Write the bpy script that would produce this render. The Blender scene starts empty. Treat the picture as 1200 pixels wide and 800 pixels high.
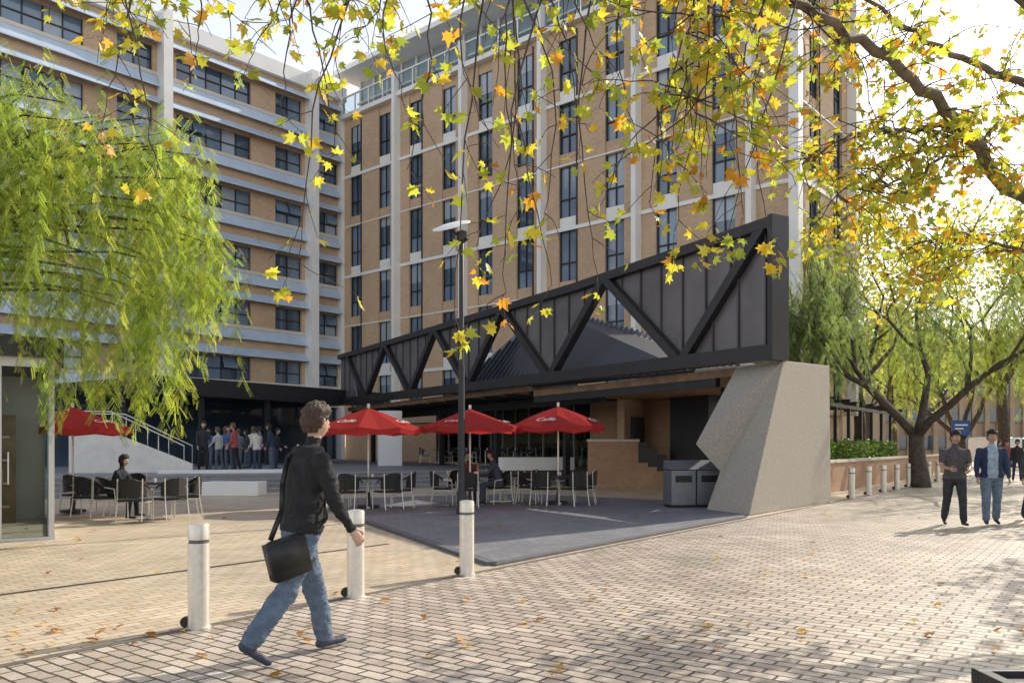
import bpy, math, random
import numpy as np
from mathutils import Vector, Matrix, noise
random.seed(7); RN=np.random.default_rng(7)
SC=bpy.context.scene
EYE=1.5; F=950.0
def W(px,py,D): return Vector(((px-600)/F*D, D, EYE+(522-py)/F*D))
def G(px,py,z=0.0):
    D=(EYE-z)*F/(py-522); return Vector(((px-600)/F*D,D,z))
# ------------------------------------------------------------ materials
MC={}
def nt(name):
    m=bpy.data.materials.new(name); m.use_nodes=True
    t=m.node_tree; t.nodes.clear(); return m,t
def M(name,col,rough=.7,metal=0.,var=.12,scale=4.,bump=0.,bscale=40.,spec=.5,coat=0):
    if name in MC: return MC[name]
    m,t=nt(name); N=t.nodes; L=t.links
    o=N.new('ShaderNodeOutputMaterial'); p=N.new('ShaderNodeBsdfPrincipled')
    tc=N.new('ShaderNodeTexCoord'); n=N.new('ShaderNodeTexNoise'); n.inputs['Scale'].default_value=scale; n.inputs['Detail'].default_value=6
    L.new(tc.outputs['Object'],n.inputs['Vector'])
    r=N.new('ShaderNodeValToRGB'); e=r.color_ramp.elements
    e[0].position=.3; e[1].position=.7
    e[0].color=tuple(c*(1-var) for c in col)+(1,); e[1].color=tuple(min(1,c*(1+var)) for c in col)+(1,)
    L.new(n.outputs['Fac'],r.inputs['Fac']); L.new(r.outputs['Color'],p.inputs['Base Color'])
    p.inputs['Roughness'].default_value=rough; p.inputs['Metallic'].default_value=metal
    p.inputs['Specular IOR Level'].default_value=spec
    if bump>0:
        n2=N.new('ShaderNodeTexNoise'); n2.inputs['Scale'].default_value=bscale; n2.inputs['Detail'].default_value=5
        L.new(tc.outputs['Object'],n2.inputs['Vector'])
        b=N.new('ShaderNodeBump'); b.inputs['Strength'].default_value=bump; b.inputs['Distance'].default_value=.02
        L.new(n2.outputs['Fac'],b.inputs['Height']); L.new(b.outputs['Normal'],p.inputs['Normal'])
    L.new(p.outputs[0],o.inputs[0]); MC[name]=m; return m
def brickmat(name,c1,c2,mort,bw=.23,rh=.086,ms=.01,rot=0,wall=True,rough=.8,stain=.3,stscale=.5,bump=.4,squash=1,spec=.5,offset=.5):
    m,t=nt(name); N=t.nodes; L=t.links
    o=N.new('ShaderNodeOutputMaterial'); p=N.new('ShaderNodeBsdfPrincipled'); tc=N.new('ShaderNodeTexCoord')
    br=N.new('ShaderNodeTexBrick'); br.inputs['Scale'].default_value=1; br.inputs['Brick Width'].default_value=bw; br.inputs['Row Height'].default_value=rh
    br.inputs['Mortar Size'].default_value=ms; br.inputs['Mortar Smooth'].default_value=.2; br.offset=offset
    br.inputs['Color1'].default_value=c1+(1,); br.inputs['Color2'].default_value=c2+(1,); br.inputs['Mortar'].default_value=mort+(1,)
    if wall:
        s=N.new('ShaderNodeSeparateXYZ'); L.new(tc.outputs['Object'],s.inputs[0])
        a=N.new('ShaderNodeMath'); a.operation='ADD'; L.new(s.outputs[0],a.inputs[0]); L.new(s.outputs[1],a.inputs[1])
        c=N.new('ShaderNodeCombineXYZ'); L.new(a.outputs[0],c.inputs[0]); L.new(s.outputs[2],c.inputs[1])
        L.new(c.outputs[0],br.inputs['Vector'])
    else:
        mp=N.new('ShaderNodeMapping'); mp.inputs['Rotation'].default_value=(0,0,rot); L.new(tc.outputs['Object'],mp.inputs[0])
        nz=N.new('ShaderNodeTexNoise'); nz.inputs['Scale'].default_value=1.6; L.new(tc.outputs['Object'],nz.inputs['Vector'])
        mx=N.new('ShaderNodeVectorMath'); mx.operation='MULTIPLY_ADD'; mx.inputs[1].default_value=(.05,.05,0)
        L.new(nz.outputs['Color'],mx.inputs[0]); L.new(mp.outputs[0],mx.inputs[2])
        L.new(mx.outputs[0],br.inputs['Vector'])
    n=N.new('ShaderNodeTexNoise'); n.inputs['Scale'].default_value=stscale; n.inputs['Detail'].default_value=8; n.inputs['Roughness'].default_value=.65
    L.new(tc.outputs['Object'],n.inputs['Vector'])
    r=N.new('ShaderNodeMapRange'); r.inputs[1].default_value=.3; r.inputs[2].default_value=.7; r.inputs[3].default_value=1-stain; r.inputs[4].default_value=1+stain*.5
    L.new(n.outputs['Fac'],r.inputs[0])
    mm=N.new('ShaderNodeMix'); mm.data_type='RGBA'; mm.blend_type='MULTIPLY'; mm.inputs[0].default_value=1
    L.new(br.outputs['Color'],mm.inputs[6]); L.new(r.outputs[0],mm.inputs[7]); L.new(mm.outputs[2],p.inputs['Base Color'])
    b=N.new('ShaderNodeBump'); b.inputs['Strength'].default_value=bump; b.inputs['Distance'].default_value=.012; b.invert=True
    n3=N.new('ShaderNodeTexNoise'); n3.inputs['Scale'].default_value=25; L.new(tc.outputs['Object'],n3.inputs['Vector'])
    ad=N.new('ShaderNodeMath'); ad.operation='MULTIPLY_ADD'; ad.inputs[1].default_value=.5; L.new(n3.outputs['Fac'],ad.inputs[0]); L.new(br.outputs['Fac'],ad.inputs[2])
    L.new(ad.outputs[0],b.inputs['Height']); L.new(b.outputs['Normal'],p.inputs['Normal'])
    p.inputs['Roughness'].default_value=rough; p.inputs['Specular IOR Level'].default_value=spec
    L.new(p.outputs[0],o.inputs[0]); return m
def leafmat(name,tr=.5,k=(2.5,2.4,1.5)):
    m,t=nt(name); N=t.nodes; L=t.links
    o=N.new('ShaderNodeOutputMaterial'); a=N.new('ShaderNodeAttribute'); a.attribute_name='Col'
    d=N.new('ShaderNodeBsdfPrincipled'); d.inputs['Roughness'].default_value=.45; d.inputs['Specular IOR Level'].default_value=.4
    tl=N.new('ShaderNodeBsdfTranslucent'); br=N.new('ShaderNodeMix'); br.data_type='RGBA'; br.blend_type='MULTIPLY'; br.inputs[0].default_value=1
    br.inputs[7].default_value=k+(1,)
    L.new(a.outputs['Color'],br.inputs[6]); L.new(br.outputs[2],tl.inputs['Color']); L.new(a.outputs['Color'],d.inputs['Base Color'])
    mx=N.new('ShaderNodeMixShader'); mx.inputs[0].default_value=tr
    L.new(d.outputs[0],mx.inputs[1]); L.new(tl.outputs[0],mx.inputs[2]); L.new(mx.outputs[0],o.inputs[0]); return m
def glassmat(name,tint,fac=.25):
    m,t=nt(name); N=t.nodes; L=t.links
    o=N.new('ShaderNodeOutputMaterial'); tr=N.new('ShaderNodeBsdfTransparent'); tr.inputs[0].default_value=tint+(1,)
    g=N.new('ShaderNodeBsdfGlossy'); g.inputs['Roughness'].default_value=.02
    lw=N.new('ShaderNodeLayerWeight'); lw.inputs[0].default_value=fac
    mx=N.new('ShaderNodeMixShader'); L.new(lw.outputs['Fresnel'],mx.inputs[0]); L.new(tr.outputs[0],mx.inputs[1]); L.new(g.outputs[0],mx.inputs[2]); L.new(mx.outputs[0],o.inputs[0]); return m
def clothred(name,col):
    m,t=nt(name); N=t.nodes; L=t.links
    o=N.new('ShaderNodeOutputMaterial'); d=N.new('ShaderNodeBsdfDiffuse'); d.inputs[0].default_value=col+(1,)
    tl=N.new('ShaderNodeBsdfTranslucent'); tl.inputs[0].default_value=(min(1,col[0]*1.3),col[1],col[2],1)
    mx=N.new('ShaderNodeMixShader'); mx.inputs[0].default_value=.4; L.new(d.outputs[0],mx.inputs[1]); L.new(tl.outputs[0],mx.inputs[2]); L.new(mx.outputs[0],o.inputs[0]); return m
# ------------------------------------------------------------ mesh builder
class MB:
    def __init__(s): s.v=[];s.f=[];s.m=[];s.T=None
    def add(s,vs,fs,mi=0):
        b=len(s.v)
        for p in vs:
            p=Vector(p)
            if s.T is not None: p=s.T@p
            s.v.append(tuple(p))
        for f in fs: s.f.append([i+b for i in f]); s.m.append(mi)
    def box(s,x0,x1,y0,y1,z0,z1,mi=0):
        s.add([(x0,y0,z0),(x1,y0,z0),(x1,y1,z0),(x0,y1,z0),(x0,y0,z1),(x1,y0,z1),(x1,y1,z1),(x0,y1,z1)],
              [(0,3,2,1),(4,5,6,7),(0,1,5,4),(1,2,6,5),(2,3,7,6),(3,0,4,7)],mi)
    def poly(s,pts,mi=0): s.add(pts,[tuple(range(len(pts)))],mi)
    def prism(s,pts,off,mi=0):
        n=len(pts); off=Vector(off); q=[Vector(p)+off for p in pts]
        fs=[tuple(range(n)),tuple(range(2*n-1,n-1,-1))]+[(i,i+n,(i+1)%n+n,(i+1)%n) for i in range(n)]
        s.add([Vector(p) for p in pts]+q,fs,mi)
    def beam(s,p,q,w,h,mi=0,up=(0,0,1)):
        p=Vector(p);q=Vector(q);d=(q-p).normalized(); u=Vector(up)
        a=d.cross(u)
        if a.length<1e-4: a=d.cross(Vector((0,1,0)))
        a.normalize(); b=a.cross(d)
        a=a*w/2;b=b*h/2
        s.add([p-a-b,p+a-b,p+a+b,p-a+b,q-a-b,q+a-b,q+a+b,q-a+b],[(0,3,2,1),(4,5,6,7),(0,1,5,4),(1,2,6,5),(2,3,7,6),(3,0,4,7)],mi)
    def tube(s,pts,rad,n=8,mi=0):
        pts=[Vector(p) for p in pts]; vs=[]; fs=[]; k=len(pts)
        if not hasattr(rad,'__len__'): rad=[rad]*k
        ref=Vector((.13,.21,1)).normalized() if abs((pts[-1]-pts[0]).normalized().z)<.8 else Vector((1,.1,.2)).normalized()
        for i,p in enumerate(pts):
            d=(pts[min(i+1,k-1)]-pts[max(i-1,0)]).normalized()
            a=d.cross(ref); 
            if a.length<1e-5:a=Vector((1,0,0))
            a.normalize(); b=d.cross(a)
            for j in range(n):
                t=2*math.pi*j/n; vs.append(p+(a*math.cos(t)+b*math.sin(t))*rad[i])
        for i in range(k-1):
            for j in range(n):
                fs.append((i*n+j,i*n+(j+1)%n,(i+1)*n+(j+1)%n,(i+1)*n+j))
        fs.append(tuple(range(n-1,-1,-1))); fs.append(tuple((k-1)*n+j for j in range(n)))
        s.add(vs,fs,mi)
    def lathe(s,prof,c=(0,0,0),n=24,mi=0):
        c=Vector(c); vs=[];fs=[];k=len(prof)
        for r,z in prof:
            for j in range(n):
                t=2*math.pi*j/n; vs.append(c+Vector((r*math.cos(t),r*math.sin(t),z)))
        for i in range(k-1):
            for j in range(n): fs.append((i*n+j,i*n+(j+1)%n,(i+1)*n+(j+1)%n,(i+1)*n+j))
        fs.append(tuple(range(n-1,-1,-1))); fs.append(tuple((k-1)*n+j for j in range(n)))
        s.add(vs,fs,mi)
    def limb(s,p0,p1,r0,r1,U=None,k=1.,n=12,mi=0):
        p0=Vector(p0);p1=Vector(p1);d=(p1-p0)
        if d.length<1e-6: d=Vector((0,0,1e-3))
        d.normalize()
        u=Vector(U) if U is not None else (Vector((0,1,0)) if abs(d.y)<.9 else Vector((1,0,0)))
        u=(u-d*u.dot(d)).normalized(); w=d.cross(u)
        st=[(p0-d*r0*.97,r0*.25),(p0-d*r0*.72,r0*.7),(p0-d*r0*.35,r0*.93),(p0,r0),(p1,r1),(p1+d*r1*.35,r1*.93),(p1+d*r1*.72,r1*.7),(p1+d*r1*.97,r1*.25)]
        vs=[];fs=[]
        for c,r in st:
            for j in range(n):
                t=2*math.pi*j/n; vs.append(c+u*math.cos(t)*r+w*math.sin(t)*r*k)
        K=len(st)
        for i in range(K-1):
            for j in range(n): fs.append((i*n+j,i*n+(j+1)%n,(i+1)*n+(j+1)%n,(i+1)*n+j))
        fs.append(tuple(range(n-1,-1,-1))); fs.append(tuple((K-1)*n+j for j in range(n)))
        s.add(vs,fs,mi)
    def loft(s,rings,n=20,mi=0):
        vs=[];fs=[]
        for c,a,b in rings:
            c=Vector(c)
            for j in range(n):
                t=2*math.pi*j/n; vs.append(c+Vector((a*math.cos(t),b*math.sin(t),0)))
        K=len(rings)
        for i in range(K-1):
            for j in range(n): fs.append((i*n+j,i*n+(j+1)%n,(i+1)*n+(j+1)%n,(i+1)*n+j))
        fs.append(tuple(range(n-1,-1,-1))); fs.append(tuple((K-1)*n+j for j in range(n)))
        s.add(vs,fs,mi)
    def mesh(s,name,mats,smooth=False):
        me=bpy.data.meshes.new(name); me.from_pydata(s.v,[],s.f)
        for m in mats: me.materials.append(m)
        me.polygons.foreach_set('material_index',s.m)
        if smooth: me.polygons.foreach_set('use_smooth',[True]*len(s.f))
        me.update(); return me
    def obj(s,name,mats,parent=None,smooth=False,loc=(0,0,0),rz=0,bevel=0):
        o=bpy.data.objects.new(name,s.mesh(name,mats,smooth)); SC.collection.objects.link(o)
        o.location=loc; o.rotation_euler=(0,0,rz)
        if parent: o.parent=parent
        if bevel>0:
            b=o.modifiers.new('b','BEVEL'); b.width=bevel; b.segments=2; b.limit_method='ANGLE'
        return o
def empty(name,loc=(0,0,0),rz=0):
    o=bpy.data.objects.new(name,None); SC.collection.objects.link(o); o.location=loc; o.rotation_euler=(0,0,rz); return o
def instmesh(name,tv,tf,loc,dirs,scale,cols,mat,parent=None,roll=None):
    N=len(loc); tv=np.array(tv,float); k=len(tv)
    d=dirs/np.linalg.norm(dirs,axis=1,keepdims=True)
    r=RN.normal(size=(N,3)) if roll is None else roll
    x=np.cross(d,r); x/=np.linalg.norm(x,axis=1,keepdims=True)+1e-9
    z=np.cross(x,d)
    V=(tv[None,:,0,None]*x[:,None,:]+tv[None,:,1,None]*d[:,None,:]+tv[None,:,2,None]*z[:,None,:])*scale[:,None,None]+loc[:,None,:]
    V=V.reshape(-1,3)
    me=bpy.data.meshes.new(name); me.vertices.add(N*k); me.vertices.foreach_set('co',V.ravel())
    sizes=np.array([len(f) for f in tf]); flat=np.concatenate([np.array(f) for f in tf])
    L=len(flat); loops=(flat[None,:]+(np.arange(N)*k)[:,None]).ravel()
    me.loops.add(N*L); me.loops.foreach_set('vertex_index',loops.astype(np.int32))
    st=np.concatenate([[0],np.cumsum(sizes)[:-1]]); starts=(st[None,:]+(np.arange(N)*L)[:,None]).ravel()
    me.polygons.add(N*len(tf)); me.polygons.foreach_set('loop_start',starts.astype(np.int32))
    try: me.polygons.foreach_set('loop_total',np.tile(sizes,N).astype(np.int32))
    except Exception: pass
    me.update(calc_edges=True)
    a=me.color_attributes.new('Col','FLOAT_COLOR','POINT')
    c=np.ones((N,k,4)); c[:,:,:3]=cols[:,None,:]; a.data.foreach_set('color',c.ravel())
    me.materials.append(mat)
    o=bpy.data.objects.new(name,me); SC.collection.objects.link(o)
    if parent: o.parent=parent
    return o
# ------------------------------------------------------------ world / light / camera
SUNAZ=math.atan2(.74,.67); SUNEL=math.radians(35)
w=bpy.data.worlds.new("World"); SC.world=w; w.use_nodes=True; wn=w.node_tree.nodes; wl=w.node_tree.links
sk=wn.new('ShaderNodeTexSky'); sk.sky_type='NISHITA'; sk.sun_disc=False
sk.sun_elevation=SUNEL; sk.sun_rotation=SUNAZ; sk.air_density=1.0; sk.dust_density=2.0; sk.ozone_density=1.0
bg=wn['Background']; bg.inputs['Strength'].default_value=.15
# haze-like fill light added to sky: strongest at the horizon, thinning to the zenith
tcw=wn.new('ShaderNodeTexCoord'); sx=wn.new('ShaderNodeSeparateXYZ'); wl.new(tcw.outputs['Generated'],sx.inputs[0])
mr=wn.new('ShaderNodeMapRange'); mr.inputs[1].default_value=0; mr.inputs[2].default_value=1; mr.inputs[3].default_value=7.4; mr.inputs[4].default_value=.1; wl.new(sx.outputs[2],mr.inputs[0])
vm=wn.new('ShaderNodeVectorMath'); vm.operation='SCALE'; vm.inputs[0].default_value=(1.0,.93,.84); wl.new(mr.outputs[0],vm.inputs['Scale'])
sky_fill=wn.new('ShaderNodeMix'); sky_fill.data_type='RGBA'; sky_fill.blend_type='ADD'; sky_fill.inputs[0].default_value=1
wl.new(sk.outputs[0],sky_fill.inputs[6]); wl.new(vm.outputs[0],sky_fill.inputs[7]); wl.new(sky_fill.outputs[2],bg.inputs[0])
sd=Vector((math.sin(SUNAZ)*math.cos(SUNEL),math.cos(SUNAZ)*math.cos(SUNEL),math.sin(SUNEL)))
sl=bpy.data.lights.new('sun','SUN'); sl.energy=5; sl.angle=math.radians(.5); sl.color=(1,.91,.77)
so=bpy.data.objects.new('sun',sl); SC.collection.objects.link(so); so.rotation_euler=sd.to_track_quat('Z','Y').to_euler(); so.location=(30,30,40)
cd=bpy.data.cameras.new('camera'); co=bpy.data.objects.new('camera',cd); SC.collection.objects.link(co)
co.location=(0,0,EYE); co.rotation_euler=(math.radians(90),0,0); cd.lens=28.5; cd.sensor_width=36; cd.shift_y=.1017; cd.clip_end=2000
SC.camera=co; SC.view_settings.view_transform='Standard'; SC.view_settings.look='None'; SC.view_settings.exposure=0
# ------------------------------------------------------------ common materials
pale=M('pale_concrete',(.68,.66,.62),.8,0,.08,3,.2,60)
white=M('white_panel',(.80,.79,.76),.5,0,.05,1)
cream=M('cream_band',(.62,.57,.49),.8,0,.08,1)
blade=M('blue_grey_metal',(.48,.58,.70),.4,.1,.08,1)
dark=M('dark_steel',(.035,.034,.038),.45,.3,.1,3)
darkpanel=M('dark_cladding',(.15,.14,.145),.42,.25,.25,.8)
darkpanel2=M('dark_cladding_b',(.09,.08,.085),.42,.25,.18,.8)
roofm=M('zinc_roof',(.15,.175,.215),.38,.4,.15,.7)
roofs=M('zinc_seam',(.04,.045,.06),.5,.2,.15,.7)
silver=M('brushed_steel',(.66,.63,.57),.38,.6,.08,20)
band=M('band_dark',(.12,.12,.12),.5,.3)
alu=M('aluminium_frame',(.5,.5,.49),.4,.6,.05,5)
g1=M('window_glass',(.06,.095,.14),.04,0,.2,.5,spec=1.0)
g2=M('window_glass_mid',(.15,.215,.30),.06,0,.2,.5,spec=1.0)
g3=M('window_blind',(.34,.40,.46),.25,0,.1,.5,spec=.8)
tan=brickmat('tan_brick',(.62,.425,.265),(.53,.35,.21),(.50,.40,.30),stain=.17,stscale=.35,bump=.15)
orange=brickmat('orange_brick',(.50,.27,.145),(.42,.22,.115),(.36,.3,.24),stain=.2,stscale=.8)
black=M('black_plastic',(.012,.012,.013),.5,0,.1,10)
clear=glassmat('clear_glass',(.8,.85,.85),.12)
timber=M('timber_soffit',(.26,.165,.10),.6,0,.3,3)
# ------------------------------------------------------------ ground
b=MB(); b.poly([(-500,-200,-.008),(500,-200,-.008),(500,900,-.008),(-500,900,-.008)]); b.obj('ground',[M('asphalt',(.06,.06,.062),.9,0,.2,1,.3,50)])
dirv=Vector((.60,.80,0)); nrm=Vector((.80,-.60,0)); P0=Vector((-2.62,6.66,0))
ang=math.atan2(.8,.6)
pathm=brickmat('path_brick',(.66,.565,.465),(.43,.355,.285),(.08,.068,.055),bw=.235,rh=.118,ms=.011,rot=-ang+math.radians(90),wall=False,rough=.43,stain=.32,stscale=.7,bump=1.0,spec=.65)
plazam=brickmat('plaza_brick',(.66,.545,.395),(.53,.425,.30),(.26,.20,.15),bw=.235,rh=.118,ms=.007,rot=-ang,wall=False,rough=.5,stain=.27,stscale=.5,bump=.5,spec=.6)
blue_m=brickmat('bluestone',(.22,.225,.245),(.17,.175,.195),(.08,.08,.085),bw=.235,rh=.118,ms=.006,rot=-ang,wall=False,rough=.55,stain=.3,stscale=.6,bump=.3)
def pt(a,n,z=0): return P0+dirv*a+nrm*n+Vector((0,0,z))
b=MB(); b.poly([pt(-25,0,0),pt(-25,30,0),pt(110,14,0),pt(110,0,0)]); b.obj('brick_path',[pathm])
b=MB(); b.poly([pt(-25,0,-.001),pt(110,0,-.001),pt(110,-8,-.001),pt(60,-60,-.001),pt(-25,-45,-.001)]); b.obj('plaza_paving',[plazam])
b=MB(); b.box(-25,100,-.04,.04,.0,.006); b.obj('joint_strip',[M('joint_dark',(.14,.12,.10),.8)],loc=P0+Vector((0,0,.0)),rz=ang)
a0=G(-40,702);a1=G(455,637); b=MB(); L=(a1-a0).length; b.box(0,L,-.035,.035,0,.005); b.obj('drain_channel',[M('drain_metal',(.06,.055,.05),.6,.3)],loc=a0,rz=math.atan2(a1.y-a0.y,a1.x-a0.x))
bp=[(-2.83,15.8),(-.25,10.15),(4.86,16.96),(5.3,19.2),(5.0,21.5),(0.2,25.0),(-5.2,22.6),(-4.4,19.0)]
b=MB(); b.prism([(x,y,0) for x,y in reversed(bp)],(0,0,.028)); b.obj('bluestone_paving',[blue_m])
b=MB()
for i in (0,1):
    p=Vector(bp[i]+(.02,));q=Vector(bp[i+1]+(.02,)); b.beam(p,q,.14,.06 if i==0 else .03)
b.obj('bluestone_kerb',[M('kerb_dark',(.11,.11,.12),.7,0,.2,5,.3)])
b=MB()
for q in ((0,1.5,0,.08),(0,1.5,1.42,1.5),(0,.08,.081,1.419),(1.42,1.5,.081,1.419)): b.box(q[0],q[1],q[2],q[3],0,.09)
for i in range(9): b.box(.09,1.41,.1+i*.15,.19+i*.15,0,.05)
b.obj('tree_pit_grate',[dark],loc=(2.92,3.66,.002),rz=0,bevel=.006)
# ------------------------------------------------------------ building frames
C=Vector((-12.2,58,0))
lb=empty('office_building',C,math.atan2(-.755,-.655))
bk,gl,fr,bl,wc,cr=MB(),MB(),MB(),MB(),MB(),MB()
LEN=40
cols=[2.8,13.1,23.4,33.7]
bk.box(0,LEN,-14,-.35,0,26.6)
rows=[6.4+3.57*k for k in range(6)]
segs=[(.35,2.3)]
for c0 in cols: segs+=[(c0+.55,c0+2.6),(c0+4.4,c0+9.4)]
segs=[s for s in segs if s[1]<LEN]
prev=4.6
for zc in rows:
    z0,z1=zc-.72,zc+.78
    bk.box(0,LEN,-.348,0,prev,z0-.22)
    cr.box(0,LEN,-.348,.05,z0-.22,z0)
    x=0
    for (s0,s1) in segs:
        bk.box(x,s0,-.348,-.003,z0,z1); x=s1
        n=max(1,round((s1-s0)/1.0)); 
        for i in range(n):
            xa=s0+(s1-s0)*i/n; xb=s0+(s1-s0)*(i+1)/n
            r=random.random(); mi=0 if r<.35 else (1 if r<.78 else 2)
            gl.box(xa,xb,-.346,-.24,z0,z1,mi)
            fr.box(xa-.03,xa+.03,-.238,-.17,z0,z1)
            if random.random()<.18:
                gl.add([(xa+.06,-.16,z1-.05),(xb-.06,-.16,z1-.05),(xb-.06,.12,z0+.75),(xa+.06,.12,z0+.75)],[(0,1,2,3)],1)
        fr.box(s0,s1,-.238,-.165,z0+.68,z0+.74); fr.box(s0,s1,-.238,-.165,z0,z0+.05)
    bk.box(x,LEN,-.348,-.003,z0,z1)
    for i,c0 in enumerate([-10]+cols):
        x0=max(.3,c0+.3); x1=min(LEN,c0+10.0)
        if c0==-10: x0,x1=.32,2.5
        bl.prism([(x0,.06,z1+.62),(x0,.60,z1+.10),(x0,.60,z1+.04),(x0,.06,z1+.40)],(x1-x0,0,0))
        zz=z0-.62
        bl.prism([(x0,.06,zz+.38),(x0,.36,zz-.26),(x0,.36,zz-.33),(x0,.06,zz+.1)],(x1-x0,0,0))
    prev=z1
bk.box(0,LEN,-.348,0,prev,26.0)
wc.box(-.2,LEN,-14.2,.35,26.0,26.95)
for c0 in cols: wc.box(c0-.28,c0+.28,-.3,.85,0,27.1)
wc.box(-.05,.3,-.3,.35,0,25.99)
cr.box(0,LEN,-.34,.12,4.2,4.6)
gl.box(.3,LEN,-.346,-.2,.2,4.2,0)
for i in range(14): fr.box(.5+i*2.8,.6+i*2.8,-.2,-.1,.2,4.2)
bk.obj('brick_walls',[tan],lb); gl.obj('windows',[g1,g2,g3],lb); fr.obj('window_frames',[dark],lb); bl.obj('sunshades',[blade],lb); wc.obj('columns_and_parapet',[white],lb); cr.obj('sill_bands',[cream],lb)
b=MB(); b.box(6,30,-11,-4,26.9,29.2); b.obj('plant_room',[white],lb)
mb_=empty('brick_tower_building',C,math.atan2(-.655,.755))
bk,gl,fr,fn,bd=MB(),MB(),MB(),MB(),MB()
fz=[3.05+3.53*k for k in range(6)]
def strips(L,T,first=1.6,step=3.1,hw=.6,fins=True):
    for q in (bk,gl,fr,fn,bd): q.T=T
    x=0.; k=0
    bk.box(.0,L,.352,.7,0,24.6)
    while True:
        c=first+step*k
        if c+hw>L-.3: break
        bk.box(x,c-hw,0,.35,3,24.6); x=c+hw
        z=3.0
        for j,f in enumerate(fz):
            z0,z1=f+.50,f+3.3
            (bd if j%2 else bk).box(c-hw,c+hw,.10,.35,z,z0)
            zm=z0+1.0
            r=random.random(); m=0 if r<.42 else (1 if r<.8 else 2)
            gl.box(c-hw,c+hw,.22,.35,z0,zm,0 if random.random()<.5 else 1)
            gl.box(c-hw,c+hw,.22,.35,zm,z1,m)
            if random.random()<.35:
                zq=z1-random.uniform(.4,1.4); gl.box(c-hw+.05,c+hw-.05,.20,.215,zq,z1,2)
            fr.box(c-.02,c+.03,.14,.198,z0,z1); fr.box(c-hw,c+hw,.13,.198,zm-.03,zm+.03)
            fr.box(c-hw,c-hw+.05,.12,.22,z0,z1); fr.box(c+hw-.05,c+hw,.12,.22,z0,z1)
            z=z1
        bk.box(c-hw,c+hw,.10,.35,z,24.6)
        if random.random()<.35: fr.box(c+hw+.02,c+hw+.1,-.06,0,4,24.3)
        k+=1
    bk.box(x,L,0,.35,3,24.6)
    for z in (6.35,13.45,20.5): bd.box(0,L,-.07,-.002,z-.1,z+.1)
    for z in (9.95,17.0): bd.box(0,L,-.04,-.002,z-.04,z+.04)
    if fins:
        x=6.2
        while x<L: fn.box(x-.14,x+.14,-.55,-.0,3,26.2); x+=6.2
    fn.box(L-.35,L+.1,-.45,.1,3,26.2)
ML=33.2
strips(ML,None)
Tside=Matrix.Translation((ML,0.1,0))@Matrix.Rotation(math.radians(90),4,'Z')
strips(6.4,Tside,fins=False)
for q in (bk,gl,fr,fn,bd): q.T=None
bk.box(.0,ML-.7,.7,6.5,0,24.55)
bk.obj('brick_walls',[tan],mb_); gl.obj('windows',[g1,g2,g3],mb_); fr.obj('window_frames',[dark],mb_); fn.obj('white_fins',[white],mb_); bd.obj('floor_bands',[white],mb_)
b=MB(); b.box(-.1,ML+.2,-.35,6.6,24.6,24.9); b.box(-.5,ML+.5,-.4,6.6,27.9,28.25)
for i in range(23): b.box(.2+i*1.5,.28+i*1.5,-.2,-.12,24.9,26.1); b.box(.2+i*1.5,.32+i*1.5,1.45,1.58,24.9,27.9)
b.box(-.1,ML,-.22,-.10,26.1,26.18); b.box(0,ML,1.4,1.6,26.3,26.4)
b.obj('roof_slab_and_posts',[white],mb_)
b=MB(); b.box(0,ML-.3,1.6,6.3,24.9,27.9,0); b.obj('penthouse_glazing',[g3],mb_)
b=MB(); b.box(.2,ML,-.17,-.15,24.95,26.08); b.obj('balustrade_glass',[clear],mb_)
# ------------------------------------------------------------ truss canopy
A=Vector((5.98,18.3,0)); Tt=Vector((-.5017,.865,0)); LT=31
cp=empty('truss_canopy',A,math.atan2(Tt.y,Tt.x))
zt=lambda x: 6.56-.16*min(1,x/8.)
zb=lambda x: 3.62+.010*x
tn=[.30,6.4,12.5,18.3,24.0,29.6]; bn=[3.1,9.4,15.3,21.0,26.8]
st=MB(); pn=MB(); sm=MB()
def be(x0,z0,x1,z1,w=.34,d=.32,yo=0): st.beam((x0,yo,z0),(x1,yo,z1),d,w,0,up=(0,0,1))
be(.04,zt(0),8,zt(8),.24); be(8,zt(8),LT,zt(LT),.24); be(.04,zb(0),LT,zb(LT),.34,.4)
st.box(-.08,.06,-.30,.24,zb(0)-.2,zt(0)+.13)
seq=[]
for i in range(5): seq+=[(tn[i],zt(tn[i]),bn[i],zb(bn[i])),(bn[i],zb(bn[i]),tn[i+1],zt(tn[i+1]))]
for i,s in enumerate(seq): st.beam((s[0],.02+.002*(i%2),s[1]),(s[2],.02+.002*(i%2),s[3]),.26,.24)
def panel(poly):
    pn.prism([(x,-.12,z) for x,z in poly],(0,.06,0))
    xs=[p[0] for p in poly]; x=min(xs)+.3
    while x<max(xs)-.1:
        zz=[]
        for i in range(len(poly)):
            (xa,za),(xb,zb_)=poly[i],poly[(i+1)%len(poly)]
            if (xa-x)*(xb-x)<0: zz.append(za+(zb_-za)*(x-xa)/(xb-xa))
        if len(zz)>=2 and max(zz)-min(zz)>.1: sm.box(x-.02,x+.02,-.06,.0,min(zz),max(zz))
        x+=.85
panel([(0.05,zt(0)),(tn[0],zt(tn[0])),(bn[0],zb(bn[0])),(0.05,zb(0))])
for i in range(5): panel([(tn[i],zt(tn[i])),(bn[i],zb(bn[i])),(tn[i+1],zt(tn[i+1]))])
panel([(tn[5],zt(30)),(bn[4]+1.5,zb(28)),(LT,zb(LT)),(LT,zt(LT))])
st.obj('steel_truss',[dark],cp); pn.obj('cladding_panels',[darkpanel],cp); sm.obj('panel_seams',[darkpanel2],cp)
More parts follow.
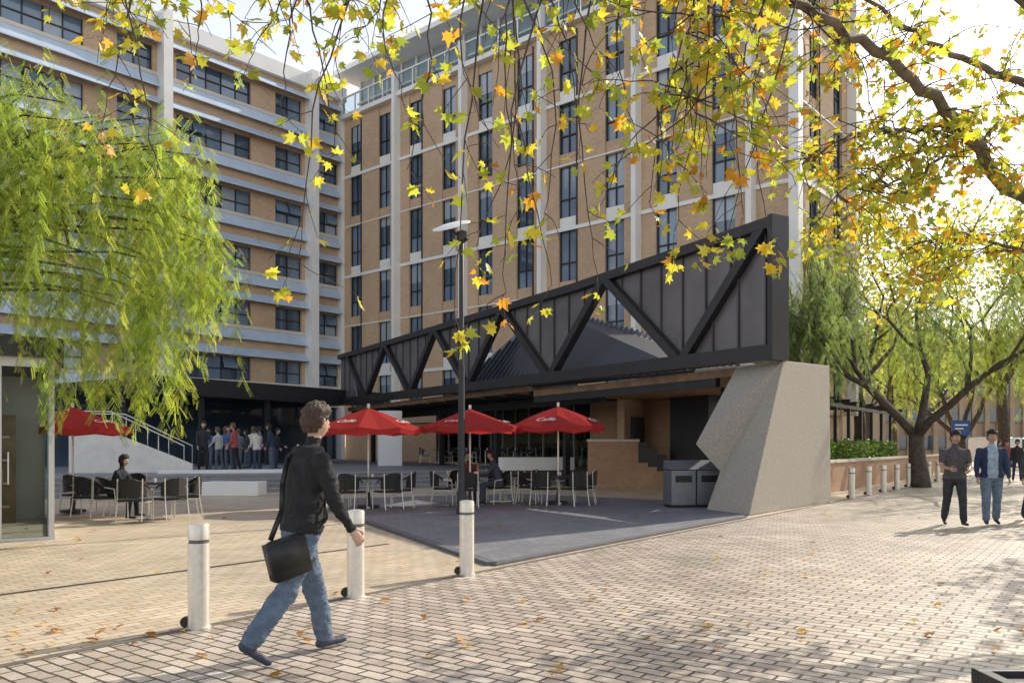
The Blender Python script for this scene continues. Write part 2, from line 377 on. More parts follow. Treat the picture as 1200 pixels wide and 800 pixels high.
# zinc roof, ridge climbing along the truss
b=MB()
ra,rb,rc,rd=Vector((3.2,-.5,3.5)),Vector((18.0,-.5,3.7)),Vector((15.6,-3.8,7.3)),Vector((4.2,-3.8,3.9))
NR=14
def rs_pt(f,t): return ra.lerp(rd,t).lerp(rb.lerp(rc,t),f)
for i in range(NR):
    for j in range(10):
        b.add([rs_pt(j/10,i/NR),rs_pt((j+1)/10,i/NR),rs_pt((j+1)/10,(i+1)/NR),rs_pt(j/10,(i+1)/NR)],[(0,1,2,3)],0)
def rnorm(f,t):
    a=rs_pt(f+.01,t)-rs_pt(f,t); c=rs_pt(f,t+.01)-rs_pt(f,t); n=a.cross(c); n.normalize()
    return n if n.z>0 else -n
for i in range(-8,40):
    f0=i/39; prev_=None
    for j in range(11):
        t=j/10; ff=f0+.22*t
        if ff<0 or ff>1: prev_=None; continue
        n_=rnorm(ff,t); p=rs_pt(ff,t)+n_*.045
        if prev_ is not None: b.beam(prev_,p,.06,.09,1,up=n_)
        prev_=p
dz=Vector((0,0,-.1)); b.add([ra+dz,rb+dz,rc+dz,rd+dz,ra,rb,rc,rd],[(0,1,2,3),(0,1,5,4),(1,2,6,5),(2,3,7,6),(3,0,4,7)],1)
b.obj('sloped_roof',[roofm,roofs],cp)
b=MB(); b.prism([(1.3,-.45,3.22),(11.2,-.45,3.22),(11.2,-9.7,3.22),(7.9,-9.7,3.22),(5.0,-6,3.22)],(0,0,.2),0); b.box(11.3,LT,-12,-.45,3.42,3.62,0)
for i in range(12): b.beam((11.6+i*1.7,-.5,3.36),(11.6+i*1.7,-6,3.36),.1,.12,1)
b.box(9.9,LT,-2.6,-2.4,3.0,3.36,1)
b.box(2.4,11.2,-.62,-.46,3.0,3.22,1)
b.obj('soffit',[timber,dark],cp)
b=MB()
for x in (12.2,17.5,23,28.5): b.box(x-.1,x+.1,-2.6,-2.4,0,3.0)
b.box(4.6,4.9,-3.4,-3.1,0,3.2)
b.obj('columns',[dark],cp)
rs=empty('cafe_building',A,math.atan2(Tt.y,Tt.x))
b=MB(); b.box(9.6,15.5,-11,-6,.56,3.4); b.box(15.5,31,-11.4,-11,.56,3.4); b.obj('brick_core',[orange],rs)
b=MB(); b.box(7.6,9.55,-8.2,-5.2,0,3.2); b.box(31,31.3,-11,-6,.56,3.4); b.obj('dark_wall',[dark],rs)
b=MB(); b.box(15.6,30.9,-6.02,-6.0,.6,3.4); b.obj('glazing',[clear],rs)
b=MB()
for i in range(13): b.box(15.5+i*1.28,15.56+i*1.28,-6.06,-5.98,.56,3.42)
b.box(15.5,31,-6.08,-5.96,2.5,2.58); b.obj('glazing_frames',[alu],rs)
b=MB(); b.box(16,30,-10.4,-9.8,.56,1.65,0); b.box(17,29,-10.98,-10.8,1.8,2.9,1)
for i in range(40):
    x=17.2+random.random()*11.6; b.box(x,x+.07,-10.79,-10.72,1.9+.5*(i%2),2.15+.5*(i%2),2+i%2)
b.obj('bar_counter',[timber,M('menu_board',(.05,.05,.05)),M('bottle_a',(.5,.3,.1)),M('bottle_b',(.6,.6,.55))],rs)
# ------------------------------------------------------------ concrete pier
b=MB()
p1=Vector((5.09,17.4,0));p2=Vector((8.5,21.6,0));p3=Vector((7.4,22.6,0));p0=Vector((4.5,18.8,0))
t1=Vector((6.13,18.3,3.42));t2=Vector((8.42,21.5,3.62));t3=Vector((7.5,22.3,3.62));t0=Vector((5.45,19.7,3.40))
k=Vector((4.30,19.0,1.54)); k2=Vector((4.86,18.95,.9)); kb=Vector((6.9,22.3,1.6)); kb2=Vector((7.2,22.4,.9))
vs=[p1,p2,p3,p0,t1,t2,t3,t0,k,k2,kb,kb2]
fs=[(0,1,5,4),(4,5,6,7),(0,4,7,8,9,3),(3,9,11,2),(9,8,10,11),(8,7,6,10),(1,2,11,10,6,5),(0,3,2,1)]
b.add(vs,fs); 
pierm=M('aggregate_concrete',(.40,.365,.315),.9,0,.20,28,.8,90)
o=b.obj('concrete_pier',[pierm],bevel=.02)
b=MB(); b.box(0,.62,0,.5,0.06,.88,0); b.box(.66,1.28,0,.5,.06,.88,0); b.box(.03,1.25,.03,.47,0,.06,1); b.box(.1,.52,-.01,0,.6,.76,1); b.box(.76,1.18,-.01,0,.6,.76,1)
b.prism([(0,0,.9),(0,.5,1.12),(0,.5,.9)],(1.28,0,0),0)
b.obj('litter_bin_cabinet',[M('bin_steel',(.20,.21,.23),.4,.5,.1,6),black],loc=G(787,596)+Vector((0,0,.03)),rz=math.radians(12),bevel=.012)
b=MB()
b.prism([(0,0,0),(1.1,0,0),(.55,0,.85),(.05,0,.85)],(0,.08,0),0)
for i in range(7): b.box(.1,.75-.07*i,-.02,0,.08+i*.11,.12+i*.11,1)
b.obj('louvre_screen',[M('screen_grey',(.2,.2,.21),.5,.4),dark],loc=(3.75,19.95,.03),rz=math.radians(20))
# ------------------------------------------------------------ terrace
G0=Vector((-8.18,25.9,0)); Nn=math.atan2(.5017,.865)
te=empty('terrace',G0,Nn)
terp=brickmat('terrace_paving',(.27,.27,.28),(.23,.23,.24),(.1,.1,.1),bw=.6,rh=.3,ms=.006,rot=0,wall=False,rough=.6,stain=.2)
b=MB()
for i in range(4): b.box(-8,13.2,.36*i,.36*(i+1) if i<3 else 36,-.01,.14*(i+1)-.002*i)
b.obj('steps_and_deck',[terp],te)
b=MB()
for i in range(4): b.box(-7.9,13.1,.36*i-.012,.36*i+.05,.14*(i+1)-.03,.14*(i+1)+.006)
b.obj('step_nosings',[M('nosing',(.34,.34,.35),.6)],te)
def slab(name,p,L,Wd,H,rz,mat=pale,z=0):
    b=MB(); b.box(0,L,0,Wd,0,H); return b.obj(name,[mat],loc=(p[0],p[1],z),rz=rz,bevel=.02)
slab('concrete_bench',G(236,581)[:2],1.7,.8,.42,math.radians(-2),white)
slab('concrete_bench',W(588,540,30.5)[:2],2.9,.55,.5,Nn*.5,white,z=.56)
slab('concrete_planter',(-11.9,27.2),4.6,1.3,.55,Nn*.6,white,z=.1)
b=MB()
for i in range(8): b.box(-3.6,-.34*i,0,2.4,.17*i,.17*(i+1)-.003)
b.prism([(.4,-.3,.35),(-2.2,-.3,1.45),(-3.6,-.3,1.45),(-3.6,-.3,-.4),(.4,-.3,-.4)],(0,.29,0))
o=b.obj('concrete_stairs',[pale],loc=(-11.9,29.2,.5),rz=Nn*.5,bevel=.01)
b=MB()
for yy in (-.15,2.3):
    b.tube([(0.1,yy,0),(0.1,yy,1.0),(-2.3,yy,2.2),(-3.5,yy,2.2)],.025)
    for i in range(1,4): b.tube([(-.75*i,yy,.36*i),(-.75*i,yy,1.0+.37*i)],.018)
b.obj('stair_handrail',[silver],loc=(-11.9,29.2,.5),rz=Nn*.5,smooth=True)
slab('render_pillar',W(444,540,38)[:2],1.1,.5,2.6,.3,white,z=.55)
b=MB()
b.box(0,1.75,0,.4,0,1.65,0); b.box(-.03,1.78,-.03,.43,1.65,1.73,1)
for i in range(5): b.box(1.75+i*.34,1.75+(i+1)*.34,0,.4,0,.9-i*.15,0); b.box(1.751+i*.34,1.75+(i+1)*.34,-.02,.42,.9-i*.15+.001,1.62-i*.22,2)
b.obj('brick_stair_wall',[orange,cream,dark],loc=(W(692,560,28.5).x,28.5,0),rz=.15)
ec=empty('entrance_canopy',(-7.4,47,0),math.atan2(-9.5,-6.3))
b=MB(); b.box(0,16,-.3,0,3.75,4.55); b.box(0,16,-6,-.3,3.9,4.3) ; b.obj('fascia',[dark],ec)
b=MB(); b.box(0,16,-6.3,-6.0,.5,3.9); b.obj('back_wall',[g1],ec)
b=MB()
for i in range(5): b.box(.4+i*3.8,.6+i*3.8,-.5,-.3,.5,3.75)
b.obj('posts',[dark],ec)
# ------------------------------------------------------------ glass pavilion left
gp=empty('glass_pavilion',(-7.36,13,0),Nn)
b=MB(); 
for x in (-.06,-.78,-1.5,-2.6,-3.7): b.box(x,x+.08,0,.08,.05,2.75)
for y in (1.6,3.2,4.3): b.box(-.06,.02,y,y+.08,.05,2.75)
b.box(-4,.02,-.01,.09,0,.05); b.box(-4,.02,-.01,.09,2.75,2.9); b.box(-.07,.03,.09,4.4,2.75,2.9); b.box(-.07,.03,.09,4.4,0,.05)
b.box(-.62,-.60,-.04,0,.9,1.4)
b.obj('frames',[alu],gp)
b=MB(); b.box(-4,-.06,.03,.045,.05,2.75); b.box(-.03,-.015,.1,4.3,.05,2.75); b.obj('glass',[clear],gp)
b=MB(); b.box(-4.4,.15,-.2,4.6,2.9,3.2); b.obj('roof',[dark],gp)
b=MB(); b.box(-4,-.1,4.4,4.6,0,2.9,0); b.box(-3.6,-.8,1.8,2.3,0,1.1,1); b.box(-2.9,-.6,3.6,4.0,0,2.1,1)
for i in range(4): b.box(-2.8,-.7,3.55,3.6,.3+i*.45,.34+i*.45,0)
for i in range(14): b.box(-2.7+i*.14,-2.62+i*.14,3.45,3.55,.34+.45*(i%4),.6+.45*(i%4),2+i%2)
b.obj('interior',[cream,timber,dark,orange],gp)
# ------------------------------------------------------------ bollards
b=MB(); b.lathe([(.1,0),(.1,.015),(.086,.016),(.086,.70)],n=28); b.lathe([(.079,.70),(.079,.73)],n=28,mi=2); b.lathe([(.086,.73),(.086,.845),(.08,.86),(.05,.866),(0.001,.868)],n=28)
b.tube([(-.10,-.03,.05),(-.10,.03,.05)],.045,14,1)
me=b.mesh('bollard',[silver,black,band],True)
bl_pos=[G(233,735),G(417,699),G(547,673)]+[Vector((9.72,23.2,0))+Vector((.6,.8,0))*1.95*i for i in range(9)]
for p in bl_pos:
    o=bpy.data.objects.new('bollard',me); SC.collection.objects.link(o); o.location=p
    md=o.modifiers.new('e','EDGE_SPLIT'); md.split_angle=math.radians(40)
# ------------------------------------------------------------ street lamp
b=MB(); b.lathe([(.11,0),(.11,.5),(.075,.55),(.07,3.2),(.055,3.25),(.05,6.1),(.02,6.15)],n=16,mi=0)
b.tube([(0,0,5.95),(-.15,0,6.1),(-.25,0,6.18)],.025,8,0)
Tm=Matrix.Translation((-.22,0,6.25))@Matrix.Rotation(math.radians(-14),4,'Y')@Matrix.Rotation(math.radians(22),4,'X')
b.T=Tm; b.lathe([(.02,.05),(.25,.035),(.42,0),(.42,-.02),(.2,-.03),(.001,-.03)],n=28,mi=1)
b.T=Matrix.Translation((.02,0,6.0)); b.lathe([(.06,.14),(.13,.1),(.13,-.05),(.05,-.12)],n=18,mi=0); b.T=None
b.obj('street_lamp',[dark,white],loc=(-1.09,17.5,0),smooth=True).modifiers.new('e','EDGE_SPLIT').split_angle=math.radians(35)
# ------------------------------------------------------------ parasols, tables, chairs
red=clothred('red_canvas',(.48,.06,.055))
def parasol(x,y,R=1.28,zt_=2.42,ze=1.9,rz=0,label=True):
    e=empty('cafe_parasol',(x,y,0),rz)
    b=MB(); n=8
    rings=[(.001,zt_),(.35,zt_-.12),(.8,zt_-.30),(R,ze),(R*1.0,ze-.13)]
    vs=[];fs=[]
    for ri,(r,z) in enumerate(rings):
        for j in range(n*2):
            t=math.pi*j/n; rr=r*(1 if j%2==0 else .94); zz=z-(0 if j%2==0 else .02*ri*(ri<4)) 
            if ri==4: zz=zz+(-.05 if j%2 else .0)
            vs.append((rr*math.cos(t),rr*math.sin(t),zz))
    for i in range(len(rings)-1):
        for j in range(n*2): fs.append((i*16+j,i*16+(j+1)%16,(i+1)*16+(j+1)%16,(i+1)*16+j))
    b.add(vs,fs); b.obj('canopy',[red],e)
    b=MB(); b.tube([(0,0,.05),(0,0,zt_+.06)],.022,10); 
    b.tube([(0,0,zt_),(0,0,zt_+.1)],.035,8)
    for j in range(8):
        t=2*math.pi*j/8; b.tube([(0,0,zt_-.05),(R*.97*math.cos(t),R*.97*math.sin(t),ze-.02)],.008,5); b.tube([(0,0,zt_-.55),(R*.5*math.cos(t),R*.5*math.sin(t),zt_-.27)],.007,5)
    b.lathe([(.27,0.035),(.27,.09),(.06,.11),(.04,.4)],n=20,mi=1)
    b.obj('pole_and_ribs',[silver,dark],e)
    if label:
        for a_ in (-math.pi/2-math.pi/8-rz, -math.pi/2+math.pi*3/8-rz):
            cu=bpy.data.curves.new('lettering','FONT'); cu.body='Caffe'; cu.size=.24; cu.align_x='CENTER'; cu.shear=.35
            to=bpy.data.objects.new('lettering',cu); SC.collection.objects.link(to); to.parent=e
            cu.materials.append(white)
            r=1.03; sl_=math.atan2(zt_-.30-ze,R-.8)
            zz=zt_-.30-(zt_-.30-ze)*(r-.8)/(R-.8)+.03
            to.location=(r*math.cos(a_)*.97,r*math.sin(a_)*.97,zz)
            to.rotation_euler=(sl_,0,a_+math.pi/2)
    return e
woven=M('woven_black',(.018,.017,.016),.5,0,.6,90,.8,120)
b=MB()
b.box(-.24,.24,-.24,.22,.42,.46,0)
n=9; arc=[]
for i in range(n):
    t=math.pi*(-.02+1.04*i/(n-1)); arc.append((.27*math.cos(t),-.02+.29*math.sin(t)*1.0))
for i in range(n-1):
    (xa,ya),(xb,yb)=arc[i],arc[i+1]
    h=lambda t:.66+.2*math.sin(t)
    ta=math.pi*i/(n-1);tb=math.pi*(i+1)/(n-1)
    lo=.50
    if 1<=i<=n-3: b.prism([(xa,ya,lo),(xb,yb,lo),(xb*1.05,yb*1.08,h(tb)),(xa*1.05,ya*1.08,h(ta))],(0,.018,0),0)
b.tube([(p[0]*1.05,p[1]*1.08,.66+.2*math.sin(math.pi*i/(n-1))) for i,p in enumerate(arc)],.018,7,0)
for sx_ in(-1,1):
    b.tube([(sx_*.27,-.03,.66),(sx_*.27,-.24,.63),(sx_*.25,-.26,.40),(sx_*.25,-.27,.035)],.013,7,1)
    b.tube([(sx_*.24,.2,.86),(sx_*.24,.21,.42),(sx_*.25,.27,.035)],.013,7,1)
    b.tube([(sx_*.25,-.25,.40),(sx_*.24,.21,.40)],.012,7,1)
chair=b.mesh('cafe_chair',[woven,silver])
b=MB(); b.box(-.36,.36,-.36,.36,.72,.75,0); b.lathe([(.035,.06),(.03,.70),(.12,.72)],n=14,mi=1); b.box(-.28,.28,-.03,.03,.035,.07,1); b.box(-.03,.03,-.28,-.031,.035,.07,1); b.box(-.03,.03,.031,.28,.035,.07,1)
b.lathe([(.03,.751),(.035,.83)],c=(.1,.1,0),n=10,mi=2)
table=b.mesh('cafe_table',[black,silver,white])
def put(me,name,x,y,rz,z=0):
    o=bpy.data.objects.new(name,me); SC.collection.objects.link(o); o.location=(x,y,z); o.rotation_euler=(0,0,rz); return o
def tset(x,y,angs,r=.72,rz=.2,z=0):
    put(table,'cafe_table',x,y,rz,z)
    for a in angs:
        a_=math.radians(a); rr=r*random.uniform(.95,1.15)
        put(chair,'cafe_chair',x+rr*math.cos(a_),y+rr*math.sin(a_),a_-math.pi/2+random.uniform(-.2,.2),z)
tset(-3.42,19.3,[10,175,250,320]); tset(-1.0,20.3,[15,190,265,120]); tset(1.15,20.6,[0,170,240,300])
tset(-7.45,16.6,[180,30,275,330]); tset(-8.6,17.6,[180,90,260]); tset(-.3,21.2,[20,100]); 
parasol(-3.42,19.3,1.25,2.40,1.92); parasol(-1.05,20.3,1.27,2.42,1.98,.2); parasol(1.17,20.6,1.18,2.5,2.0,-.1); parasol(-9.7,17.9,1.25,2.35,1.9,.1)
for i in range(6): tset(*( (A+Tt*(17+i*2.3)+Vector((.865,.5017,0))*(7.6+.9*(i%2))).xy ),[0,90,180,270],z=.55)
for i in range(4): tset(*( (A+Tt*(18+i*2.6)+Vector((.865,.5017,0))*(3.6)).xy ),[30,200],z=.55)
# ------------------------------------------------------------ people
skin=M('skin',(.50,.32,.23),.5,0,.08,30); skin2=M('skin_tan',(.40,.24,.16),.5,0,.08,30)
mouthm=M('lips',(.35,.13,.11),.5); eyew=M('eye_white',(.7,.7,.7),.3); eyeb=M('eye_dark',(.02,.015,.01),.2)
def cloth(name,c): return M('cloth_'+name,c,.9,0,.25,14,.5,60)
def person(loc,heading,pose,H=1.78,vox=.02,top=(.02,.02,.022),bottom=(.05,.07,.12),hair=(.06,.035,.02),shoe=(.02,.02,.025),
           skinm=skin,sleeve='long',bulk=1.,legw=1.,yaw=0,name='pedestrian',seated=False,hood=False,longhair=False,jacket=None,folds=.006,nod=0,extra=None):
    s=H/1.78; S=MB(); segs=[]
    def lm(p,q,r0,r1,lab,U=None,k=1.): S.limb(p,q,r0,r1,U,k); segs.append((Vector(p),Vector(q),r0,r1,lab))
    rad=math.radians
    lean=rad(pose.get('lean',2)); tw=rad(pose.get('twist',0))
    dr=lambda a,ab=0: Vector((math.sin(rad(a))*math.cos(rad(ab)),math.sin(rad(ab)),-math.cos(rad(a))*math.cos(rad(ab))))
    th,kn=.43,.42
    legs={}
    for sd_,key in ((1,'L'),(-1,'R')):
        a,kb_,pit=pose['leg'+key]; ab=pose.get('legab',2)*sd_
        hip=Vector((0,0.095*sd_,0)); kne=hip+dr(a,ab)*th; ank=kne+dr(a-kb_,ab*.5)*kn
        f=Vector((math.cos(rad(pit)),.12*sd_,-math.sin(rad(pit)))).normalized()
        legs[key]=(hip,kne,ank,f)
    low=0
    for h_,k_,a_,f_ in legs.values():
        up=Vector((-f_.z,0,f_.x)) ; 
        for q in (a_-up*.075-f_*.05, a_-up*.075+f_*.17): low=min(low,q.z)
    off=Vector((0,0,-low))
    sp=Vector((math.sin(lean),0,math.cos(lean)))
    O=off
    B=bulk; LW=legw
    for sd_,key in ((1,'L'),(-1,'R')):
        h_,k_,a_,f_=[v+O if i<3 else v for i,v in enumerate(legs[key])]
        up=Vector((-f_.z,0,f_.x))
        lm(h_+Vector((0,0,.02)),k_,.094*B*LW**.5,.066*LW,'leg'); lm(k_,a_+Vector((0,0,.03)),.066*LW,.056*LW,'leg')
        lm(a_,a_-up*.03-f_*.01,.046,.045,'shoe')
        lm(a_-up*.042-f_*.035,a_-up*.045+f_*.16,.038,.034,'shoe',U=(0,1,0),k=.85)
    pel=O+Vector((0,0,.02))
    ring=[(-.10,.11*B,.15*B),(-.02,.125*B,.172*B),(.10,.118*B,.158*B),(.22,.118*B,.155*B),(.34,.128*B,.172*B),(.43,.122*B,.185*B),(.495,.09*B,.165*B),(.535,.06,.10),(.57,.052,.058)]
    S.loft([(pel+sp*t,a,b_) for t,a,b_ in ring])
    segs.append((pel+sp*.0,pel+sp*.47,.14*B,.15*B,'torso')); segs.append((pel-sp*.06,pel+sp*.0,.14*B,.14*B,'hip'))
    sh=pel+sp*.46
    lm(pel+sp*.5,pel+sp*.63+Vector((.02,0,0)),.056,.052,'neck')
    hands=[]
    for sd_,key in ((1,'L'),(-1,'R')):
        a,eb,ab=pose['arm'+key]
        sj=sh+Vector((math.sin(tw)*sd_*-.17,.185*sd_*B,0))
        u=dr(a,ab*sd_); el=sj+u*.285; fo=dr(a+eb,(ab*.3-pose.get('inn',0))*sd_); wr=el+fo*.25
        lm(sj-Vector((0,.03*sd_,0)),sj,.06,.062,'torso')
        if sleeve=='long': lm(sj,el,.060*B,.049*B,'sleeve'); lm(el,wr-fo*.01,.049*B,.038,'sleeve'); lm(wr-fo*.01,wr+fo*.01,.028,.027,'skin')
        else: lm(sj,sj+u*.19,.060*B,.056,'sleeve'); lm(sj+u*.19,el,.044,.040,'skin'); lm(el,wr,.040,.027,'skin')
        hands.append((wr,fo,sd_))
    if hood:
        for t in range(7):
            an=math.pi*(.5+t/6.); lm(sh+sp*.05+Vector((math.cos(an)*.085,math.sin(an)*.09,0)),sh+sp*.065+Vector((math.cos(an+.3)*.09,math.sin(an+.3)*.09,0)),.042,.042,'torso')
    me=S.mesh('tmp',[]); ob=bpy.data.objects.new('tmp',me); SC.collection.objects.link(ob)
    r=ob.modifiers.new('r','REMESH'); r.mode='VOXEL'; r.voxel_size=vox; r.use_smooth_shade=True
    r=ob.modifiers.new('s','SMOOTH'); r.factor=.5; r.iterations=5 if vox<.018 else 3
    dg=bpy.context.evaluated_depsgraph_get(); em=bpy.data.meshes.new_from_object(ob.evaluated_get(dg))
    bpy.data.objects.remove(ob)
    R=MB(); V=[Vector(v.co) for v in em.vertices]; Nn_=[Vector(v.normal) for v in em.vertices]
    labs=['torso','leg','shoe','skin','hair','sleeve','lips','eyew','eyeb','jk']
    def lab_of(p):
        best=9;bl_='torso'
        for a,b_,r0,r1,l in segs:
            ab=b_-a; t=max(0,min(1,(p-a).dot(ab)/max(1e-9,ab.length_squared))); d=(p-(a+ab*t)).length-(r0+(r1-r0)*t)
            if d<best: best=d;bl_=l
        if bl_=='hip': bl_='torso' if (p-pel).dot(sp)>-.05 else 'leg'
        if bl_=='leg' and not seated and (p-pel).dot(sp)>-.05: bl_='torso'
        return bl_
    if folds>0:
        for i,p in enumerate(V):
            q=p*9; f=noise.noise(q)*.6+abs(noise.noise(Vector((p.x*14,p.y*14,p.z*30))))*.8-.2
            if p.z<(sh.z+.03) and p.z>.1: V[i]=p+Nn_[i]*f*folds
    R.v=[tuple(v) for v in V]
    for f in em.polygons:
        c=f.center; l=lab_of(Vector(c))
        if l=='torso' and jacket is not None and (abs(c.y)>.085 or c.x<sh.x-.02): l='jk'
        if l=='sleeve' and jacket is not None: l='jk'
        R.f.append(list(f.vertices)); R.m.append(3 if l=='neck' else labs.index(l))
    for wr,fo,sd_ in hands:
        nr=Vector((0,-sd_,0)); nr=(nr-fo*nr.dot(fo)).normalized(); sv=fo.cross(nr)
        if sv.x<0 or (abs(sv.x)<.3 and sv.z<0): sv=-sv
        R.limb(wr-fo*.01,wr+fo*.075,.026,.038,U=sv,k=.42,n=12,mi=3)
        R.limb(wr+fo*.03+nr*.006,wr+fo*.085,.03,.034,U=sv,k=.4,n=12,mi=3)
        ax=fo.cross(nr)
        for i,L_ in enumerate((.07,.08,.074,.058)):
            q=wr+fo*.09+sv*(1.5-i)*.0185; d=fo; 
            for j,(f_,an) in enumerate(((.42,18),(.32,30),(.26,28))):
                d=Matrix.Rotation(rad(an),3,ax)@d
                q2=q+d*L_*f_; R.limb(q,q2,.0095-.001*j,.0088-.001*j,n=7,mi=3); q=q2
        q=wr+fo*.025+sv*.026; d=(fo*.7+sv*.6+nr*.35).normalized(); q2=q+d*.045; R.limb(q,q2,.0125,.0105,n=7,mi=3); d=(fo+sv*.15+nr*.4).normalized(); R.limb(q2,q2+d*.034,.0105,.009,n=7,mi=3)
    hc=pel+sp*.60+Vector((.035,0,.125))
    HM=Matrix.Translation(hc)@Matrix.Rotation(rad(yaw),4,'Z')@Matrix.Rotation(rad(nod),4,'Y')
    R.T=HM
    nu,nv=48,36; vs=[];fs=[];ms=[]; ishair=[]
    for j in range(nv+1):
        ph=math.pi*j/nv
        for i in range(nu):
            t=2*math.pi*i/nu; x=math.sin(ph)*math.cos(t); y=math.sin(ph)*math.sin(t); z=math.cos(ph)
            X=x*.096;Y=y*.076;Z=z*.118
            if z<0: Y*=1-.32*(-z)**1.4; X*= (1-.12*(-z)) if x>0 else (1-.35*(-z))
            if z<-.2 and x>0: X+=.008
            if x>.6 and -.5<z<.45: X-=.006*(1-abs(y)*1.5) if abs(y)<.6 else 0
            for sy in(-1,1):
                dd=((y-sy*.42)/.2)**2+((z-.02)/.16)**2
                if x>.4 and dd<1: X-=.007*(1-dd)
            hairline=.42+.12*noise.noise(Vector((y*3,2,0)))
            hr=(z>hairline) or (x<.42 and z>.14) or (x<.10 and z>-.10) or (x<-.1 and z>-.32) or (x<-.3 and z>-.55)
            if longhair: hr=hr or (x<.15 and z>-.95)
            if hr:
                nn=Vector((x,y,z))
                g=.018+.012*noise.noise(nn*6)+.011*noise.noise(nn*15)+(.012 if z>.5 else 0)+(.010 if z>.4 and x>.3 else 0)
                X+=x*g;Y+=y*g;Z+=z*g*1.2
            vs.append((X,Y,Z)); ishair.append(hr)
    b0=len(R.f)
    for j in range(nv):
        for i in range(nu):
            q=(j*nu+i,j*nu+(i+1)%nu,(j+1)*nu+(i+1)%nu,(j+1)*nu+i); fs.append(q); ms.append(4 if sum(ishair[k_] for k_ in q)>=2 else 3)
    R.add(vs,fs,3)
    for i_,m_ in enumerate(ms): R.m[b0+i_]=m_
    R.limb((.088,0,.012),(.104,0,-.026),.008,.014,n=8,mi=3)
    R.limb((.086,-.02,-.056),(.086,.02,-.056),.0065,.0065,n=8,mi=6)
    for sy in(-1,1):
        R.limb((.080,sy*.031,.003),(.081,sy*.032,.003),.0105,.0105,n=8,mi=7); R.limb((.0885,sy*.031,.003),(.089,sy*.031,.003),.0048,.0048,n=6,mi=8)
        R.limb((.088,sy*.018,.022),(.082,sy*.045,.024),.004,.003,n=6,mi=4)
        R.limb((.002,sy*.080,-.022),(.006,sy*.086,.018),.012,.016,U=(1,0,0),k=.45,n=8,mi=3)
    if longhair:
        R.limb((-.05,0,-.02),(-.06,0,-.2),.07,.05,U=(0,1,0),k=.5,n=12,mi=4)
    R.T=None
    if extra: extra(R,dict(sh=sh,pel=pel,sp=sp,hands=hands))
    tag='%.2f_%.2f_%.2f'%tuple(top)
    mats=[cloth('t'+tag,top),cloth('b%.2f_%.2f'%(bottom[0],bottom[2]),bottom),M('shoe_%.2f'%shoe[0],shoe,.6),skinm,M('hair_%.2f'%hair[0],hair,.6,0,.4,60,.8,120),cloth('t'+tag,top),mouthm,eyew,eyeb,
          cloth('j',jacket) if jacket is not None else black, black]
    o=R.obj(name,mats,smooth=True,loc=loc,rz=heading); o.scale=(s,s,s)
    return o
def bag(R,d):
    sh=d['sh'];pel=d['pel']
    c=pel+Vector((-.18,-.18,-.20))
    Tm=Matrix.Translation(c)@Matrix.Rotation(math.radians(-14),4,'Y'); R.T=Tm
    R.limb((-.09,0,.10),(.09,0,.10),.05,.05,U=(0,0,1),k=.8,n=14,mi=10); R.limb((-.09,0,-.08),(.09,0,-.08),.06,.06,U=(0,0,1),k=.8,n=14,mi=10)
    R.box(-.135,.135,-.055,.048,-.12,.13,10); R.box(-.13,.13,-.067,-.055,-.06,.135,10)
    R.T=None
    def strap(pts):
        for a_,b_ in zip(pts[:-1],pts[1:]): R.beam(a_,b_,.035,.008,10,up=(0,-1,.1))
    strap([c+Vector((-.12,0,.13)),pel+Vector((-.20,-.13,.12)),pel+Vector((-.175,-.08,.3)),sh+Vector((-.14,.04,.02)),sh+Vector((-.03,.10,.10)),sh+Vector((.10,.06,.05)),pel+Vector((.16,-.07,.22)),pel+Vector((.08,-.21,.05)),c+Vector((.12,0,.13))])
fm=person((-1.50,5.78,.006),math.atan2(.62,.78),dict(lean=7,legL=(18,6,-2),legR=(-20,17,36),armR=(14,20,7),armL=(-14,16,6),legab=1),H=1.80,vox=.011,
   top=(.014,.014,.016),bottom=(.10,.14,.20),hair=(.07,.04,.024),shoe=(.03,.04,.07),hood=True,yaw=10,extra=bag,folds=.022,bulk=1.10,legw=1.22)
person((8.30,15.2,.004),math.atan2(-1,-.25),dict(lean=1,legL=(14,8,0),legR=(-12,10,18),armL=(12,62,8),armR=(14,66,8),inn=22),H=1.74,vox=.014,top=(.075,.07,.075),bottom=(.03,.032,.04),hair=(.015,.012,.01),skinm=skin2,sleeve='short',bulk=1.14,legw=1.15,folds=.012,yaw=10)
person((9.08,15.35,.004),math.atan2(-1,-.35),dict(lean=1,legL=(-10,8,14),legR=(13,6,0),armL=(4,22,9),armR=(-2,30,9)),H=1.76,vox=.014,top=(.30,.38,.46),bottom=(.13,.18,.25),hair=(.015,.012,.01),skinm=skin2,jacket=(.025,.04,.09),bulk=1.12,legw=1.22,folds=.014)
person((10.45,16.2,.004),math.atan2(-1,-.2),dict(lean=1,legL=(12,8,0),legR=(-12,10,14),armL=(10,20,9),armR=(-8,20,9)),H=1.70,vox=.02,top=(.05,.05,.06),bottom=(.03,.03,.04),hair=(.02,.015,.01))
def seat(x,y,hd,zz=.02,**k):
    o=person((x,y,0),hd,dict(lean=k.pop('lean',12),legL=(84,82,0),legR=(80,84,0),armL=(38,50,6),armR=(34,56,6),legab=6),seated=True,vox=.02,name='seated_person',**k)
    o.location.z=zz
    return o
seat(-8.15,16.6,0,top=(.02,.02,.025),bottom=(.02,.02,.03),hair=(.015,.012,.01),H=1.62,lean=18,longhair=True)
seat(-.33,20.4,math.pi,top=(.05,.06,.08),bottom=(.06,.07,.09),hair=(.02,.015,.01),H=1.72,lean=16)
seat(-1.1,21.0,-math.pi/2,top=(.12,.04,.03),bottom=(.03,.03,.05),hair=(.02,.015,.01),H=1.68)
